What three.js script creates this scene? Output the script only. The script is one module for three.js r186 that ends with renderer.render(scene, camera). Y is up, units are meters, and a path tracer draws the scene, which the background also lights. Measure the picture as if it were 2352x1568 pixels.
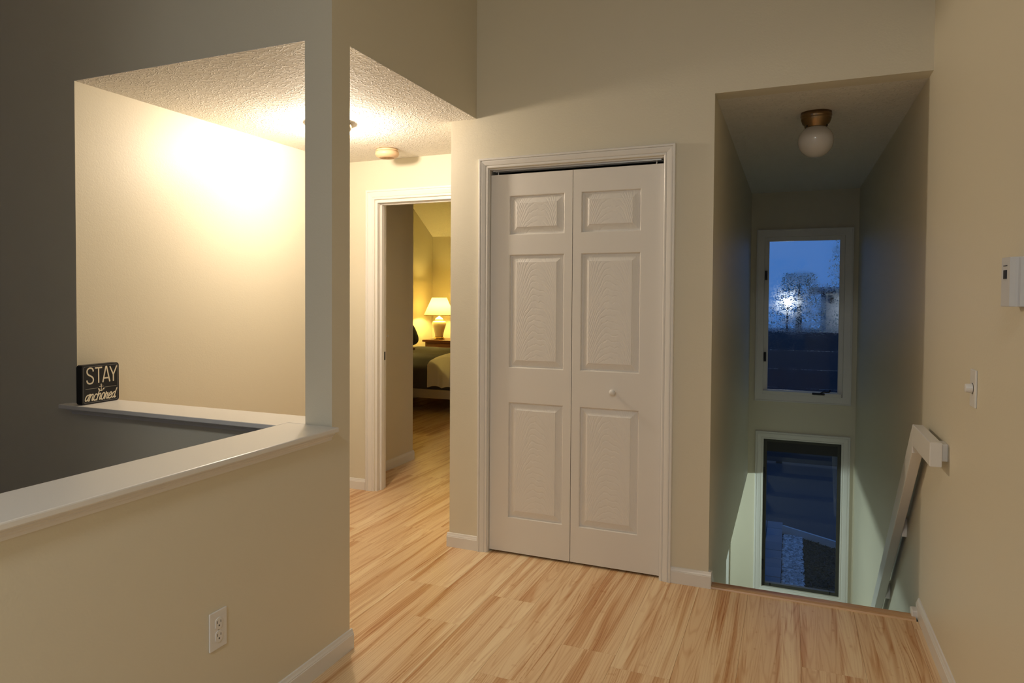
import * as THREE from 'three';
import { RoundedBoxGeometry } from 'three/addons/geometries/RoundedBoxGeometry.js';
import { mergeGeometries } from 'three/addons/utils/BufferGeometryUtils.js';
import { RectAreaLightUniformsLib } from 'three/addons/lights/RectAreaLightUniformsLib.js';

// ------------------------------------------------------------------ camera, sky, large lights, exposure
const scene = new THREE.Scene();
const renderer = new THREE.WebGLRenderer();
renderer.toneMapping = THREE.LinearToneMapping;
renderer.toneMappingExposure = 1.05;
renderer.shadowMap.enabled = true;
RectAreaLightUniformsLib.init();

const FOCAL = 1663.56;                                    // pixels in the 2352 x 1568 frame
const camera = new THREE.PerspectiveCamera(2 * Math.atan(784 / FOCAL) * 180 / Math.PI, 1.5, 0.05, 200);
{
  const yaw = 0.4283, pitch = 0.0269, roll = 0.0046;
  const fwd = new THREE.Vector3(-Math.sin(yaw) * Math.cos(pitch), -Math.sin(pitch), -Math.cos(yaw) * Math.cos(pitch));
  const right = new THREE.Vector3(Math.cos(yaw), 0, -Math.sin(yaw));
  const up = new THREE.Vector3().crossVectors(right, fwd);
  const r2 = right.clone().multiplyScalar(Math.cos(roll)).addScaledVector(up, Math.sin(roll));
  const u2 = up.clone().multiplyScalar(Math.cos(roll)).addScaledVector(right, -Math.sin(roll));
  camera.quaternion.setFromRotationMatrix(new THREE.Matrix4().makeBasis(r2, u2, fwd.clone().negate()));
  camera.position.set(1.5505, 1.3754, 3.599);
  camera.setViewOffset(2352, 1568, 119.7, 55.96, 2352, 1568);   // the photograph is an off-centre crop
}
scene.background = new THREE.Color().setRGB(0.05, 0.15, 0.42);  // even dusk sky

const HALL_LIGHT = { color: new THREE.Color().setRGB(1, 0.84, 0.66), cd: 3.5 };
const UNSEEN_ROOM_LIGHT = { color: new THREE.Color().setRGB(0.93, 0.97, 1.0), cd: 15.5 };
const UNSEEN_FOYER_LIGHT = { color: new THREE.Color().setRGB(0.80, 1, 0.95), cd: 3.0 };
const BED_LIGHT = { color: new THREE.Color().setRGB(1, 0.74, 0.20), cd: 1.35 };

// ------------------------------------------------------------------ helpers
let seed = 12345;
const rnd = () => { seed = (seed * 1664525 + 1013904223) >>> 0; return seed / 4294967296; };
const rr = (a, b) => a + (b - a) * rnd();
const taken = {};
function numbered(n) { const k = taken[n] = (taken[n] ?? -1) + 1; return k ? `${n}_${String(k).padStart(3, '0')}` : n; }
function shadows(m) { m.castShadow = true; m.receiveShadow = true; return m; }
function mesh(name, g, m, parent) {
  const o = shadows(new THREE.Mesh(g, m)); o.name = parent ? name : numbered(name); (parent ?? scene).add(o); return o;
}
function group(name, parent) { const o = new THREE.Group(); o.name = parent ? name : numbered(name); (parent ?? scene).add(o); return o; }
function tag(o, label, category, grp) { o.userData.label = label; o.userData.category = category; if (grp) o.userData.group = grp; return o; }
function struct(o, label) { o.userData.kind = 'structure'; if (label) o.userData.label = label; return o; }

function planarUV(g) {                                     // uv in metres from the face's own plane
  if (g.index) g = g.toNonIndexed();
  g.computeVertexNormals();
  const p = g.attributes.position, n = g.attributes.normal, uv = new Float32Array(p.count * 2);
  for (let i = 0; i < p.count; i++) {
    const ax = Math.abs(n.getX(i)), ay = Math.abs(n.getY(i)), az = Math.abs(n.getZ(i));
    let u, v;
    if (ay > ax && ay > az) { u = p.getX(i); v = p.getZ(i); } else if (ax > az) { u = p.getZ(i); v = p.getY(i); } else { u = p.getX(i); v = p.getY(i); }
    uv[2 * i] = u; uv[2 * i + 1] = v;
  }
  g.setAttribute('uv', new THREE.BufferAttribute(uv, 2));
  return g;
}
function boxG(x0, x1, y0, y1, z0, z1) {
  const g = new THREE.BoxGeometry(x1 - x0, y1 - y0, z1 - z0); g.translate((x0 + x1) / 2, (y0 + y1) / 2, (z0 + z1) / 2);
  return planarUV(g);
}
function rboxG(x0, x1, y0, y1, z0, z1, r = 0.003, s = 2) {
  const g = new RoundedBoxGeometry(x1 - x0, y1 - y0, z1 - z0, s, r); g.translate((x0 + x1) / 2, (y0 + y1) / 2, (z0 + z1) / 2); return g;
}
const join = (list) => mergeGeometries(list.map((g) => { g = g.index ? g.toNonIndexed() : g; return g; }));
function shapeOf(pts, holes = []) {
  const s = new THREE.Shape(pts.map(([a, b]) => new THREE.Vector2(a, b)));
  for (const h of holes) s.holes.push(new THREE.Path(h.map(([a, b]) => new THREE.Vector2(a, b))));
  return s;
}
const rect = (a0, a1, b0, b1) => [[a0, b0], [a1, b0], [a1, b1], [a0, b1]];
function wallZ(pts, holes, z0, z1) { const g = new THREE.ExtrudeGeometry(shapeOf(pts, holes), { depth: z1 - z0, bevelEnabled: false }); g.translate(0, 0, z0); return planarUV(g); }   // outline in x, y
function wallX(pts, holes, x0, x1) {                       // outline in z, y
  const g = new THREE.ExtrudeGeometry(shapeOf(pts.map(([z, y]) => [-z, y]), holes.map((h) => h.map(([z, y]) => [-z, y]))), { depth: x1 - x0, bevelEnabled: false });
  g.rotateY(Math.PI / 2); g.translate(x0, 0, 0); return planarUV(g);
}
function slabY(pts, y0, y1, bevel = 0) {                   // outline in x, z
  const g = new THREE.ExtrudeGeometry(shapeOf(pts.map(([x, z]) => [x, -z])), { depth: y1 - y0 - 2 * bevel, bevelEnabled: bevel > 0, bevelSize: bevel, bevelThickness: bevel, bevelOffset: -bevel, bevelSegments: 2 });
  g.rotateX(-Math.PI / 2); g.translate(0, y0 + bevel, 0); return planarUV(g);
}
// a moulding: profile [[out, up], ...] swept from a to b; "out" is a unit vector, up is y
function mouldG(profile, a, b, out, up = [0, 1, 0]) {
  const A = new THREE.Vector3(...a), B = new THREE.Vector3(...b), O = new THREE.Vector3(...out), U = new THREE.Vector3(...up), pos = [];
  const at = (q, [o, u]) => q.clone().addScaledVector(O, o).addScaledVector(U, u);
  const n = profile.length, quad = (p, q, r, s) => { for (const v of [p, q, r, p, r, s]) pos.push(v.x, v.y, v.z); };
  const flip = new THREE.Vector3().crossVectors(O, U).dot(B.clone().sub(A)) > 0;
  for (let i = 0; i < n; i++) {
    const j = (i + 1) % n, v = [at(A, profile[i]), at(B, profile[i]), at(B, profile[j]), at(A, profile[j])];
    flip ? quad(v[3], v[2], v[1], v[0]) : quad(...v);
  }
  const tris = THREE.ShapeUtils.triangulateShape(profile.map(([o, u]) => new THREE.Vector2(o, u)), []);
  for (const [i, j, k] of tris) for (const [Q, turn] of [[A, flip], [B, !flip]]) {
    const v = [at(Q, profile[i]), at(Q, profile[j]), at(Q, profile[k])]; if (turn) v.reverse();
    for (const q of v) pos.push(q.x, q.y, q.z);
  }
  const g = new THREE.BufferGeometry(); g.setAttribute('position', new THREE.Float32BufferAttribute(pos, 3));
  return planarUV(g);
}
// mitred frame pieces round an opening in an x-y plane: profile [[across, depth], ...], facing +z at plane z
function casingPieces(profile, x0, x1, y0, y1, z, sill) {
  const side = (P, Q) => {                                 // P(o), Q(o): end points for the offset o
    const pos = [], n = profile.length, V = (f, [o, d]) => { const [x, y] = f(o); return [x, y, z + d]; };
    for (let i = 0; i < n; i++) {
      const j = (i + 1) % n, a = V(P, profile[i]), b = V(Q, profile[i]), c = V(Q, profile[j]), e = V(P, profile[j]);
      pos.push(...a, ...b, ...c, ...a, ...c, ...e);
    }
    const tris = THREE.ShapeUtils.triangulateShape(profile.map(([o, u]) => new THREE.Vector2(o, u)), []);
    for (const t of tris) { for (const i of t) pos.push(...V(P, profile[i])); for (const i of [...t].reverse()) pos.push(...V(Q, profile[i])); }
    const g = new THREE.BufferGeometry(); g.setAttribute('position', new THREE.Float32BufferAttribute(pos, 3)); return planarUV(g);
  };
  const lo = sill ? (o) => y0 - o : () => y0;
  const list = [
    side((o) => [x0 - o, lo(o)], (o) => [x0 - o, y1 + o]),
    side((o) => [x0 - o, y1 + o], (o) => [x1 + o, y1 + o]),
    side((o) => [x1 + o, y1 + o], (o) => [x1 + o, lo(o)]),
  ];
  if (sill) list.push(side((o) => [x1 + o, y0 - o], (o) => [x0 - o, y0 - o]));
  return list;
}
function latheG(pts, seg = 48) { return new THREE.LatheGeometry(pts.map(([r, y]) => new THREE.Vector2(r, y)), seg); }
function tubeG(pts, r, seg = 24, rad = 10) { return new THREE.TubeGeometry(new THREE.CatmullRomCurve3(pts.map((p) => new THREE.Vector3(...p))), seg, r, rad); }

// ------------------------------------------------------------------ noise and textures
const PERM = new Uint8Array(512); { const p = [...Array(256).keys()]; for (let i = 255; i > 0; i--) { const j = Math.floor(rnd() * (i + 1)); [p[i], p[j]] = [p[j], p[i]]; } for (let i = 0; i < 512; i++) PERM[i] = p[i & 255]; }
function vnoise(x, y, wx = 256, wy = 256) {                // value noise that repeats after wx, wy
  const xi = Math.floor(x), yi = Math.floor(y), fx = x - xi, fy = y - yi, u = fx * fx * (3 - 2 * fx), v = fy * fy * (3 - 2 * fy);
  const h = (a, b) => PERM[(PERM[(((a % wx) + wx) % wx) & 255] + (((b % wy) + wy) % wy)) & 255] / 255;
  return (h(xi, yi) * (1 - u) + h(xi + 1, yi) * u) * (1 - v) + (h(xi, yi + 1) * (1 - u) + h(xi + 1, yi + 1) * u) * v;
}
function fbm(x, y, oct = 4) { let s = 0, a = 0.5, t = 0; for (let i = 0; i < oct; i++) { s += a * vnoise(x, y); t += a; a *= 0.5; x = x * 2.03 + 17.3; y = y * 2.03 + 5.1; } return s / t; }
function dataTex(w, h, fn, srgb) {
  const d = new Uint8Array(w * h * 4);
  for (let y = 0; y < h; y++) for (let x = 0; x < w; x++) {
    const c = fn(x, y), i = 4 * (y * w + x);
    if (typeof c === 'number') d[i] = d[i + 1] = d[i + 2] = Math.max(0, Math.min(255, c * 255)); else for (let k = 0; k < 3; k++) d[i + k] = Math.max(0, Math.min(255, c[k]));
    d[i + 3] = 255;
  }
  const t = new THREE.DataTexture(d, w, h); t.wrapS = t.wrapT = THREE.RepeatWrapping; t.magFilter = t.minFilter = THREE.LinearFilter; if (srgb) t.colorSpace = THREE.SRGBColorSpace; t.needsUpdate = true; return t;
}
function scaled(t, m) { t.repeat.set(1 / m, 1 / m); return t; }
// rolled paint: fine even pebble
const paintBump = scaled(dataTex(512, 512, (x, y) => 0.6 * vnoise(x / 4, y / 4, 128, 128) + 0.4 * vnoise(x / 8, y / 8, 64, 64)), 0.5);
// brushed ceiling texture: many short crossing ridges
const ceilBump = (() => {
  const N = 1024, a = new Float32Array(N * N);
  for (let s = 0; s < 5200; s++) {
    let x = rnd() * N, y = rnd() * N, dir = rnd() * Math.PI * 2; const turn = rr(-0.09, 0.09), len = rr(10, 34), r = rr(1.3, 2.3), hgt = rr(0.45, 1);
    for (let k = 0; k < len; k++) {
      x += Math.cos(dir); y += Math.sin(dir); dir += turn + rr(-0.12, 0.12);
      const e = hgt * Math.min(1, k / 4, (len - k) / 5), R = Math.ceil(r * 1.8);
      for (let j = -R; j <= R; j++) for (let i = -R; i <= R; i++) {
        const v = e * Math.exp(-(i * i + j * j) / (r * r)), q = ((Math.floor(y) + j + N) % N) * N + ((Math.floor(x) + i + N) % N);
        if (v > a[q]) a[q] = v;
      }
    }
  }
  return scaled(dataTex(N, N, (x, y) => 0.1 + 0.8 * a[y * N + x] + 0.1 * vnoise(x / 4, y / 4, 256, 256)), 1.1);
})();
// embossed cathedral grain of the closet doors: lines on a panel, uv 0..1
const grainBump = (() => dataTex(256, 512, (x, y) => {
  const u = (x - 128) / 128, v = y / 512 * 4, w = u * u * 5.5 + v * 2.2 + 1.1 * fbm(u * 2 + 9, v * 0.8, 3) + 0.15 * fbm(u * 14, v * 3, 2);
  const line = Math.pow(0.5 + 0.5 * Math.cos(w * 14), 7), fade = 0.25 + 0.75 * vnoise(u * 3 + 40, v * 2.2);
  return 0.85 - 0.7 * line * fade - 0.12 * vnoise(x / 2, y / 16);
}))();
// laminate planks, two or three printed strips each
function plankTex(k) {
  const W = 192, Hh = 1152, off = k * 37.7, cuts = [0, rr(0.26, 0.40), rr(0.60, 0.74), 1];
  const tone = cuts.map(() => rr(0, 1)), shift = cuts.map(() => rr(0, 50)), arch = cuts.map(() => rnd() < 0.45), mid = cuts.map(() => rr(0.35, 0.65));
  return dataTex(W, Hh, (x, y) => {
    const U = x / W, v = y / Hh * 1.29, bend = 0.16 * (fbm(v * 1.3 + off, 3.3, 2) - 0.5);
    let s = 0; while (s < 2 && U + bend > cuts[s + 1]) s++;
    const u = U * 0.216, o = off + shift[s];
    const warp = 0.016 * (fbm(u * 14 + o, v * 2.3 + o, 3) - 0.5) + 0.030 * (fbm(u * 4 + o, v * 0.9 + o, 2) - 0.5);
    const q = (U - cuts[s]) / (cuts[s + 1] - cuts[s]) - mid[s];
    const rings = arch[s] ? q * q * 7 + v * 3.2 + 1.6 * fbm(q * 2 + o, v * 1.7, 2) : (u + warp) * 95 + 1.5 * fbm(u * 20 + o, v * 0.9, 2);
    const fine = vnoise((u + warp) * 900 + o, v * 7), mediumG = fbm((u + warp) * 220 + o, v * 2.2 + o, 3), line = Math.pow(0.5 + 0.5 * Math.cos(rings * 6.28), 6);
    const wide = fbm((u + warp) * 34 + o, v * 1.1 + o * 2, 3), streak = Math.max(0, wide - 0.55) * 5.5;
    let d = 0.24 * (1 - tone[s]) + 0.24 * line * (0.35 + wide) + 0.22 * Math.max(0, mediumG - 0.45) * 2 + 0.07 * fine + 0.42 * Math.min(1, streak);
    const knot = Math.max(0, vnoise(u * 60 + o, v * 26 + o) - 0.86) * 2.4 * vnoise(v * 3 + o, 1); d += knot;
    const tn = fbm((u + warp) * 120 + o, v * 0.8 + o, 2), gate = Math.max(0, vnoise(u * 16 + o, v * 1.6 + 3) - 0.42) * 2.2; d += 0.75 * Math.max(0, 1 - Math.abs(tn - 0.5) * 24) * gate;
    d = Math.min(1.25, d);
    const A = [247, 224, 184], B = [190, 134, 84];
    return A.map((c, i) => c + (B[i] - c) * d);
  }, true);
}
// (planks)
const woodTex = [...Array(8).keys()].map(plankTex);
const darkWoodTex = dataTex(256, 64, (x, y) => { const v = fbm(y / 5 + 3, x / 60, 3), l = vnoise(y / 1.6, x / 40); return [150 - 60 * v - 25 * l, 84 - 42 * v - 16 * l, 40 - 22 * v - 8 * l]; }, true);
const knitBump = scaled(dataTex(256, 256, (x, y) => 0.5 + 0.25 * Math.sin(x * 0.39) * Math.sin(y * 0.39) + 0.25 * vnoise(x / 4, y / 4, 64, 64)), 0.12);

const mistTex = scaled(dataTex(256, 512, (x, y) => { const b = vnoise(x / 32, y / 32, 8, 16), f = vnoise(x / 4, y / 4, 64, 128); return b * 0.35 + f * 0.65 > 0.5 ? 1 : 0.15; }), 0.5);   // patches of condensation
// ------------------------------------------------------------------ materials
const C = (r, g, b) => new THREE.Color().setRGB(r, g, b);
const std = (o) => new THREE.MeshStandardMaterial(o), phys = (o) => new THREE.MeshPhysicalMaterial(o);
const M = {
  paint: std({ color: C(0.74, 0.685, 0.545), roughness: 0.48, bumpMap: paintBump, bumpScale: 0.00025 }),
  ceiling: std({ color: C(0.82, 0.79, 0.73), roughness: 0.75, bumpMap: ceilBump, bumpScale: 0.0042 }),
  trim: std({ color: C(0.80, 0.775, 0.735), roughness: 0.33, bumpMap: paintBump, bumpScale: 0.0001 }),
  door: std({ color: C(0.80, 0.765, 0.715), roughness: 0.38, bumpMap: paintBump, bumpScale: 0.0001 }),
  doorPanel: std({ color: C(0.80, 0.765, 0.715), roughness: 0.38, bumpMap: grainBump, bumpScale: 0.0011 }),
  planks: woodTex.map((map) => std({ map, roughness: 0.36 })),
  nosing: std({ map: (() => { const t = woodTex[3].clone(); t.rotation = Math.PI / 2; t.repeat.set(1, 1); return t; })(), roughness: 0.36, color: C(0.80, 0.70, 0.62) }),
  concrete: std({ color: C(0.35, 0.33, 0.30), roughness: 0.9 }),
  carpet: std({ color: C(0.42, 0.40, 0.36), roughness: 1 }),
  plastic: std({ color: C(0.78, 0.765, 0.74), roughness: 0.35 }),
  creamPlastic: std({ color: C(0.66, 0.46, 0.28), roughness: 0.45 }),
  greyPlastic: std({ color: C(0.60, 0.61, 0.64), roughness: 0.4 }),
  dark: std({ color: C(0.012, 0.012, 0.014), roughness: 0.5 }),
  darkMetal: std({ color: C(0.02, 0.02, 0.022), roughness: 0.4, metalness: 0.6 }),
  bronzeFrame: std({ color: C(0.045, 0.043, 0.036), roughness: 0.5 }),
  brass: std({ color: C(0.55, 0.36, 0.14), roughness: 0.22, metalness: 1 }),
  bronze: std({ color: C(0.30, 0.20, 0.11), roughness: 0.26, metalness: 1 }),
  nickel: std({ color: C(0.55, 0.50, 0.42), roughness: 0.28, metalness: 1 }),
  galv: std({ color: C(0.5, 0.5, 0.48), roughness: 0.4, metalness: 0.8 }),
  milkGlass: phys({ color: C(0.78, 0.74, 0.68), roughness: 0.12, transmission: 0.25, thickness: 0 }),
  litGlass: std({ color: C(0.9, 0.88, 0.82), roughness: 0.3, emissive: HALL_LIGHT.color.clone(), emissiveIntensity: 3.0 }),
  mistedGlass: phys({ color: C(1, 1, 1), roughness: 0.13, roughnessMap: mistTex, transmission: 1, thickness: 0.004, ior: 1.2 }),
  glass: phys({ color: C(1, 1, 1), roughness: 0.0, transmission: 1, thickness: 0, ior: 1.5 }),
  signBlack: std({ color: C(0.008, 0.008, 0.010), roughness: 0.55 }),
  ceramic: phys({ color: C(0.82, 0.74, 0.58), roughness: 0.2, clearcoat: 0.6, clearcoatRoughness: 0.1 }),
  shade: phys({ color: C(0.92, 0.82, 0.58), roughness: 1, transmission: 0.3, thickness: 0, side: THREE.DoubleSide }),
  shadeTrim: std({ color: C(0.55, 0.42, 0.16), roughness: 0.7 }),
  tableWood: std({ map: darkWoodTex, roughness: 0.32 }),
  blanket: std({ color: C(0.085, 0.08, 0.08), roughness: 1, bumpMap: knitBump, bumpScale: 0.003 }),
  comforter: std({ color: C(0.80, 0.76, 0.66), roughness: 0.95 }),
  navy: std({ color: C(0.02, 0.03, 0.075), roughness: 0.95 }),
  bedRail: std({ color: C(0.58, 0.51, 0.40), roughness: 0.7 }),
  foyerWhite: std({ color: C(0.76, 0.78, 0.74), roughness: 0.45 }),
};

// ------------------------------------------------------------------ the main measures (metres); closet wall is z = 0, hall side is x = 0
const H = 2.335, TOP = 3.7, XS = 1.214, XR = 2.08, XL = -1.376, XC = -0.150, ZP = 1.3485, PW = 0.12, ZH = -0.80, ZS = -3.547, CAP = 0.893, LOW = -2.6, JOIST = -0.23;
const SKIN = 0.002;                                       // plaster skin of the hallway ceiling under the headers
const FULLWALL = 3.2, ROOMBACK = 6.6;

// ------------------------------------------------------------------ room shell
const wall = (name, g, label, m = M.paint) => struct(mesh(name, g, m), label);
const DX0 = 0.074, DX1 = 0.988, DTOP = 2.06;              // closet opening
wall('wall_front', wallZ([[XC, 0], [DX0, 0], [DX0, DTOP], [DX1, DTOP], [DX1, 0], [XS, 0], [XS, H], [XR, H], [XR, TOP], [XC, TOP]], [], -0.12, 0), 'cream painted wall round the closet doors and above the stairs');
wall('wall_left', wallX([[FULLWALL, LOW], [FULLWALL, CAP - 0.019], [ZP, CAP - 0.019], [ZP, TOP], [0, TOP], [0, H + SKIN], [ZP - PW, H + SKIN], [ZP - PW, JOIST], [ZP - PW, LOW]], [], -0.121, 0), 'cream half wall, pillar and dropped header beside the hallway');
wall('wall_living_unseen', boxG(-0.121, 0, LOW, TOP, FULLWALL, ROOMBACK), 'unseen cream full-height wall past the half wall, keeping room light off the stairwell wall');  // out of view; placed to shade the stairwell wall from the room light
wall('wall_stairwell', wallZ([[-2.6, LOW], [-0.121, LOW], [-0.121, CAP - 0.019], [XL, CAP - 0.019], [XL, H + SKIN], [-0.121, H + SKIN], [-0.121, TOP], [-2.6, TOP]], [], ZP - PW, ZP), 'shaded cream wall with a wide opening above the stairwell');
wall('wall_hall_left', boxG(XL - 0.12, XL, 0, H, ZH - 0.12, ZP - PW), 'bright cream hallway wall under the ceiling lamp');
const BX0 = -1.115, BX1 = -0.355, BTOP = 2.055;           // bedroom doorway
wall('wall_hall_back', wallZ([[XL - 0.1, 0], [BX0, 0], [BX0, BTOP], [BX1, BTOP], [BX1, 0], [XS - 0.12, 0], [XS - 0.12, 4], [XL - 0.1, 4]], [], ZH - 0.12, ZH), 'cream wall at the end of the hallway with bedroom doorway');
wall('wall_closet_side', boxG(XC, XC + 0.12, 0, H, ZH, -0.12), 'cream side wall of the closet');
wall('wall_right', boxG(XR, XR + 0.12, LOW, TOP, ZS - 0.12, ROOMBACK), 'cream painted wall on the right of the stairs');
wall('wall_stair_left', wallX([[ZS, JOIST], [-1.1, JOIST], [-1.1, LOW], [-0.0, LOW], [0, -0.02], [-0.12, -0.02], [-0.12, H], [ZS, H]], [], XS - 0.12, XS), 'cream wall on the left of the descending stairs');
const W1 = [1.33, 1.975, 0.515, 1.935], W2 = [1.345, 1.975, -1.255, 0.103];
wall('wall_stair_back', wallZ(rect(-1.62, XR, LOW, H + 0.1), [rect(...W1), rect(...W2)], ZS - 0.12, ZS), 'cream wall at the foot of the stairs holding two windows');
wall('wall_back', wallZ(rect(-0.121, XR + 0.12, LOW, TOP), [rect(0.3, 1.9, 0.2, 2.3)], ROOMBACK, ROOMBACK + 0.12), 'unseen wall behind the viewer with a window for dusk light');
wall('wall_stairwell_end_unseen', wallZ(rect(-2.6, -0.121, LOW, TOP), [rect(-2.2, -0.6, 0.9, 2.5)], 5.0, 5.12), 'unseen end wall of the stairwell with a window for dusk light');  // out of view; its window sends dusk light onto pillar and stairwell wall
wall('wall_stairwell_left', boxG(-2.72, -2.6, LOW, TOP, ZP - PW, 5.12), 'far side wall of the stairwell');
wall('wall_bedroom_stub', boxG(-3.45, -1.355, 0, 4, -1.81, ZH - 0.12), 'short cream wall just inside the bedroom');
wall('wall_bedroom_left', boxG(-3.45, -3.33, 0, 4, -6.22, -1.81), 'bedroom side wall behind the table lamp');
wall('wall_bedroom_back', boxG(-3.45, 0.62, 0, 4, -6.22, -6.1), 'bedroom far wall');
wall('wall_bedroom_right_unseen', boxG(-0.30, -0.18, 0, 4, -6.1, ZH - 0.12), 'unseen bedroom right wall, set near the doorway to bounce lamp light');  // out of view; set close so lamp light bounces onto the short wall
wall('wall_foyer_left', boxG(-1.62, -1.5, LOW, JOIST, ZS, ZP - PW), 'lower hall side wall');
wall('wall_foyer_near', boxG(0, XR, LOW, JOIST, ZP, ZP + 0.12), 'lower hall near wall');
struct(mesh('ceiling', join([slabY(rect(XL - 0.12, -0.1215, ZH, ZP - PW - 0.0005), H, H + 0.1), slabY([[-0.1215, 0.0005], [-0.0005, 0.0005], [-0.0005, ZP - PW - 0.0005], [-0.1215, ZP - PW - 0.0005]], H, H + SKIN), slabY([[XL, ZP - PW - 0.0005], [-0.1215, ZP - PW - 0.0005], [-0.1215, ZP - 0.0005], [XL, ZP - 0.0005]], H, H + SKIN), slabY([[-0.1215, ZH], [XC - 0.0, ZH], [XC, -0.0], [-0.1215, 0.0]], H, H + 0.1)]), M.ceiling), 'brush-textured low hallway ceiling');
struct(mesh('ceiling', slabY(rect(XS - 0.12, XR, ZS, -0.12), H, H + 0.1), M.ceiling), 'textured ceiling above the stairs');
struct(mesh('ceiling', slabY([[-2.72, -0.12], [XR + 0.12, -0.12], [XR + 0.12, ROOMBACK + 0.12], [-0.121, ROOMBACK + 0.12], [-0.121, 5.12], [-2.72, 5.12]].reverse(), TOP, TOP + 0.12), M.paint), 'high ceiling of the living room');
struct(mesh('ceiling', slabY(rect(XC, XS - 0.12, ZH, -0.12), H, H + 0.1), M.paint), 'closet ceiling');
{ // vaulted bedroom ceiling, rising towards the hallway
  const pts = [[-6.22, 2.21], [-3.4, 3.85], [ZH, 3.85], [ZH, 4.02], [-3.45, 4.02], [-6.22, 2.38]];
  struct(mesh('ceiling', wallX(pts, [], -3.45, 0.62), M.ceiling), 'sloping bedroom ceiling');
}
// ------------------------------------------------------------------ floor of separate planks
{
  const fl = group('floor'); struct(fl, 'honey-coloured laminate plank floor');
  mesh('floor_slab', join([boxG(-3.45, XS - 0.12, JOIST, -0.012, -6.22, ZP - PW), boxG(XS - 0.12, XR, JOIST, -0.012, -0.055, ZP - PW), boxG(-0.0, XR, JOIST, -0.012, ZP - PW, ROOMBACK)]), M.concrete, fl);
  const PWID = 0.2165, PLEN = 1.29, gap = 0.0002, c = 0.0005, w = PWID / 2 - gap, l = PLEN / 2 - gap;
  const pos = [], uv = [];
  const V = (x, y, z) => { pos.push(x, y, z); uv.push(x / PWID + 0.5, z / PLEN + 0.5); };
  const quad = (a, b, d, e) => { for (const p of [a, b, d, a, d, e]) V(...p); };
  const t = [[-w + c, 0, l - c], [w - c, 0, l - c], [w - c, 0, -l + c], [-w + c, 0, -l + c]], m = [[-w, -c, l], [w, -c, l], [w, -c, -l], [-w, -c, -l]], b = m.map(([x, , z]) => [x, -0.0115, z]);
  quad(...t);
  for (let i = 0; i < 4; i++) { const j = (i + 1) % 4; quad(m[i], m[j], t[j], t[i]); quad(b[i], b[j], m[j], m[i]); }
  const pg = new THREE.BufferGeometry(); pg.setAttribute('position', new THREE.Float32BufferAttribute(pos, 3)); pg.setAttribute('uv', new THREE.Float32BufferAttribute(uv, 2)); pg.computeVertexNormals();
  const starts = { 0: 0.525, 1: 0.86, 2: 0.52, 3: 1.18, 4: 0.84 };
  for (let k = -15; k < 11; k++) {
    const x = -0.125 + PWID * (k + 0.5); if (x - w > XR || x + w < -3.33) continue;
    let j0 = starts[k] ?? rr(0, PLEN);
    const zmax = x + w > 0.0 ? 4.4 : x > XL - 0.1 ? ZP - PW : -1.8, zmin = x - w > XC ? -0.1 : -6.1;
    j0 += Math.floor((zmin - j0) / PLEN) * PLEN;
    for (let z = j0; z < zmax; z += PLEN) {
      let z0 = Math.max(z, x > XS - 0.1 ? 0.0 : zmin), z1 = Math.min(z + PLEN, zmax); if (z1 - z0 < 0.01) continue;
      const o = mesh('plank', pg, M.planks[Math.floor(rnd() * 8)], fl);
      const x0 = x - PWID / 2, x1 = Math.min(x + PWID / 2, XR - 0.001);
      o.scale.set((x1 - x0) / PWID, 1, (z1 - z0) / PLEN); o.position.set((x0 + x1) / 2, 0, (z0 + z1) / 2); 
      if (z1 - z0 < PLEN - 0.01) {                        // a cut plank keeps its print at true size
        const g = pg.clone(), u = g.attributes.uv, s = (z1 - z0) / PLEN, f0 = (z0 - z) / PLEN; for (let i = 0; i < u.count; i++) u.setY(i, u.getY(i) * s + f0); o.geometry = g;
      }
    }
  }
}
{ // stair nosing and the flight below it
  const n = struct(mesh('trim', mouldG([[0, -0.03], [0, 0.0], [0.004, 0.007], [0.02, 0.009], [0.066, 0.009], [0.08, 0.003], [0.084, -0.012], [0.078, -0.028]], [XS, 0, 0.004], [XR - 0.02, 0, 0.004], [0, 0, -1]), M.nosing), 'rounded laminate nosing at the top of the stairs');
  const u = n.geometry.attributes.uv, p = n.geometry.attributes.position; for (let i = 0; i < u.count; i++) u.setXY(i, (p.getX(i) - XS) / 1.29, 0.3 + (p.getZ(i) - p.getY(i)) / 0.2165);
  const RISE = 0.1975, RUN = 0.226, pts = [[-0.06, -0.04]]; let z = -0.06, y = -0.04;
  for (let i = 0; i < 12; i++) { y -= RISE; pts.push([z, y]); z -= RUN; pts.push([z, y]); }
  pts.push([z, LOW], [-0.06, LOW]);
  struct(mesh('staircase', wallX(pts, [], XS, XR), M.carpet), 'carpeted flight going down to the lower hall');
}
struct(mesh('floor', boxG(-1.62, XR, LOW - 0.15, LOW, ZS, ZP + 0.12), M.carpet), 'lower hall floor');
struct(mesh('floor', boxG(-2.72, -0.0, LOW - 0.15, LOW, ZP + 0.12, 5.12), M.carpet), 'floor at the bottom of the stairwell');
wall('wall_stairwell_near', boxG(0, XR, LOW, JOIST, ROOMBACK - 0.1, ROOMBACK), 'wall below the living room floor');

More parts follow.
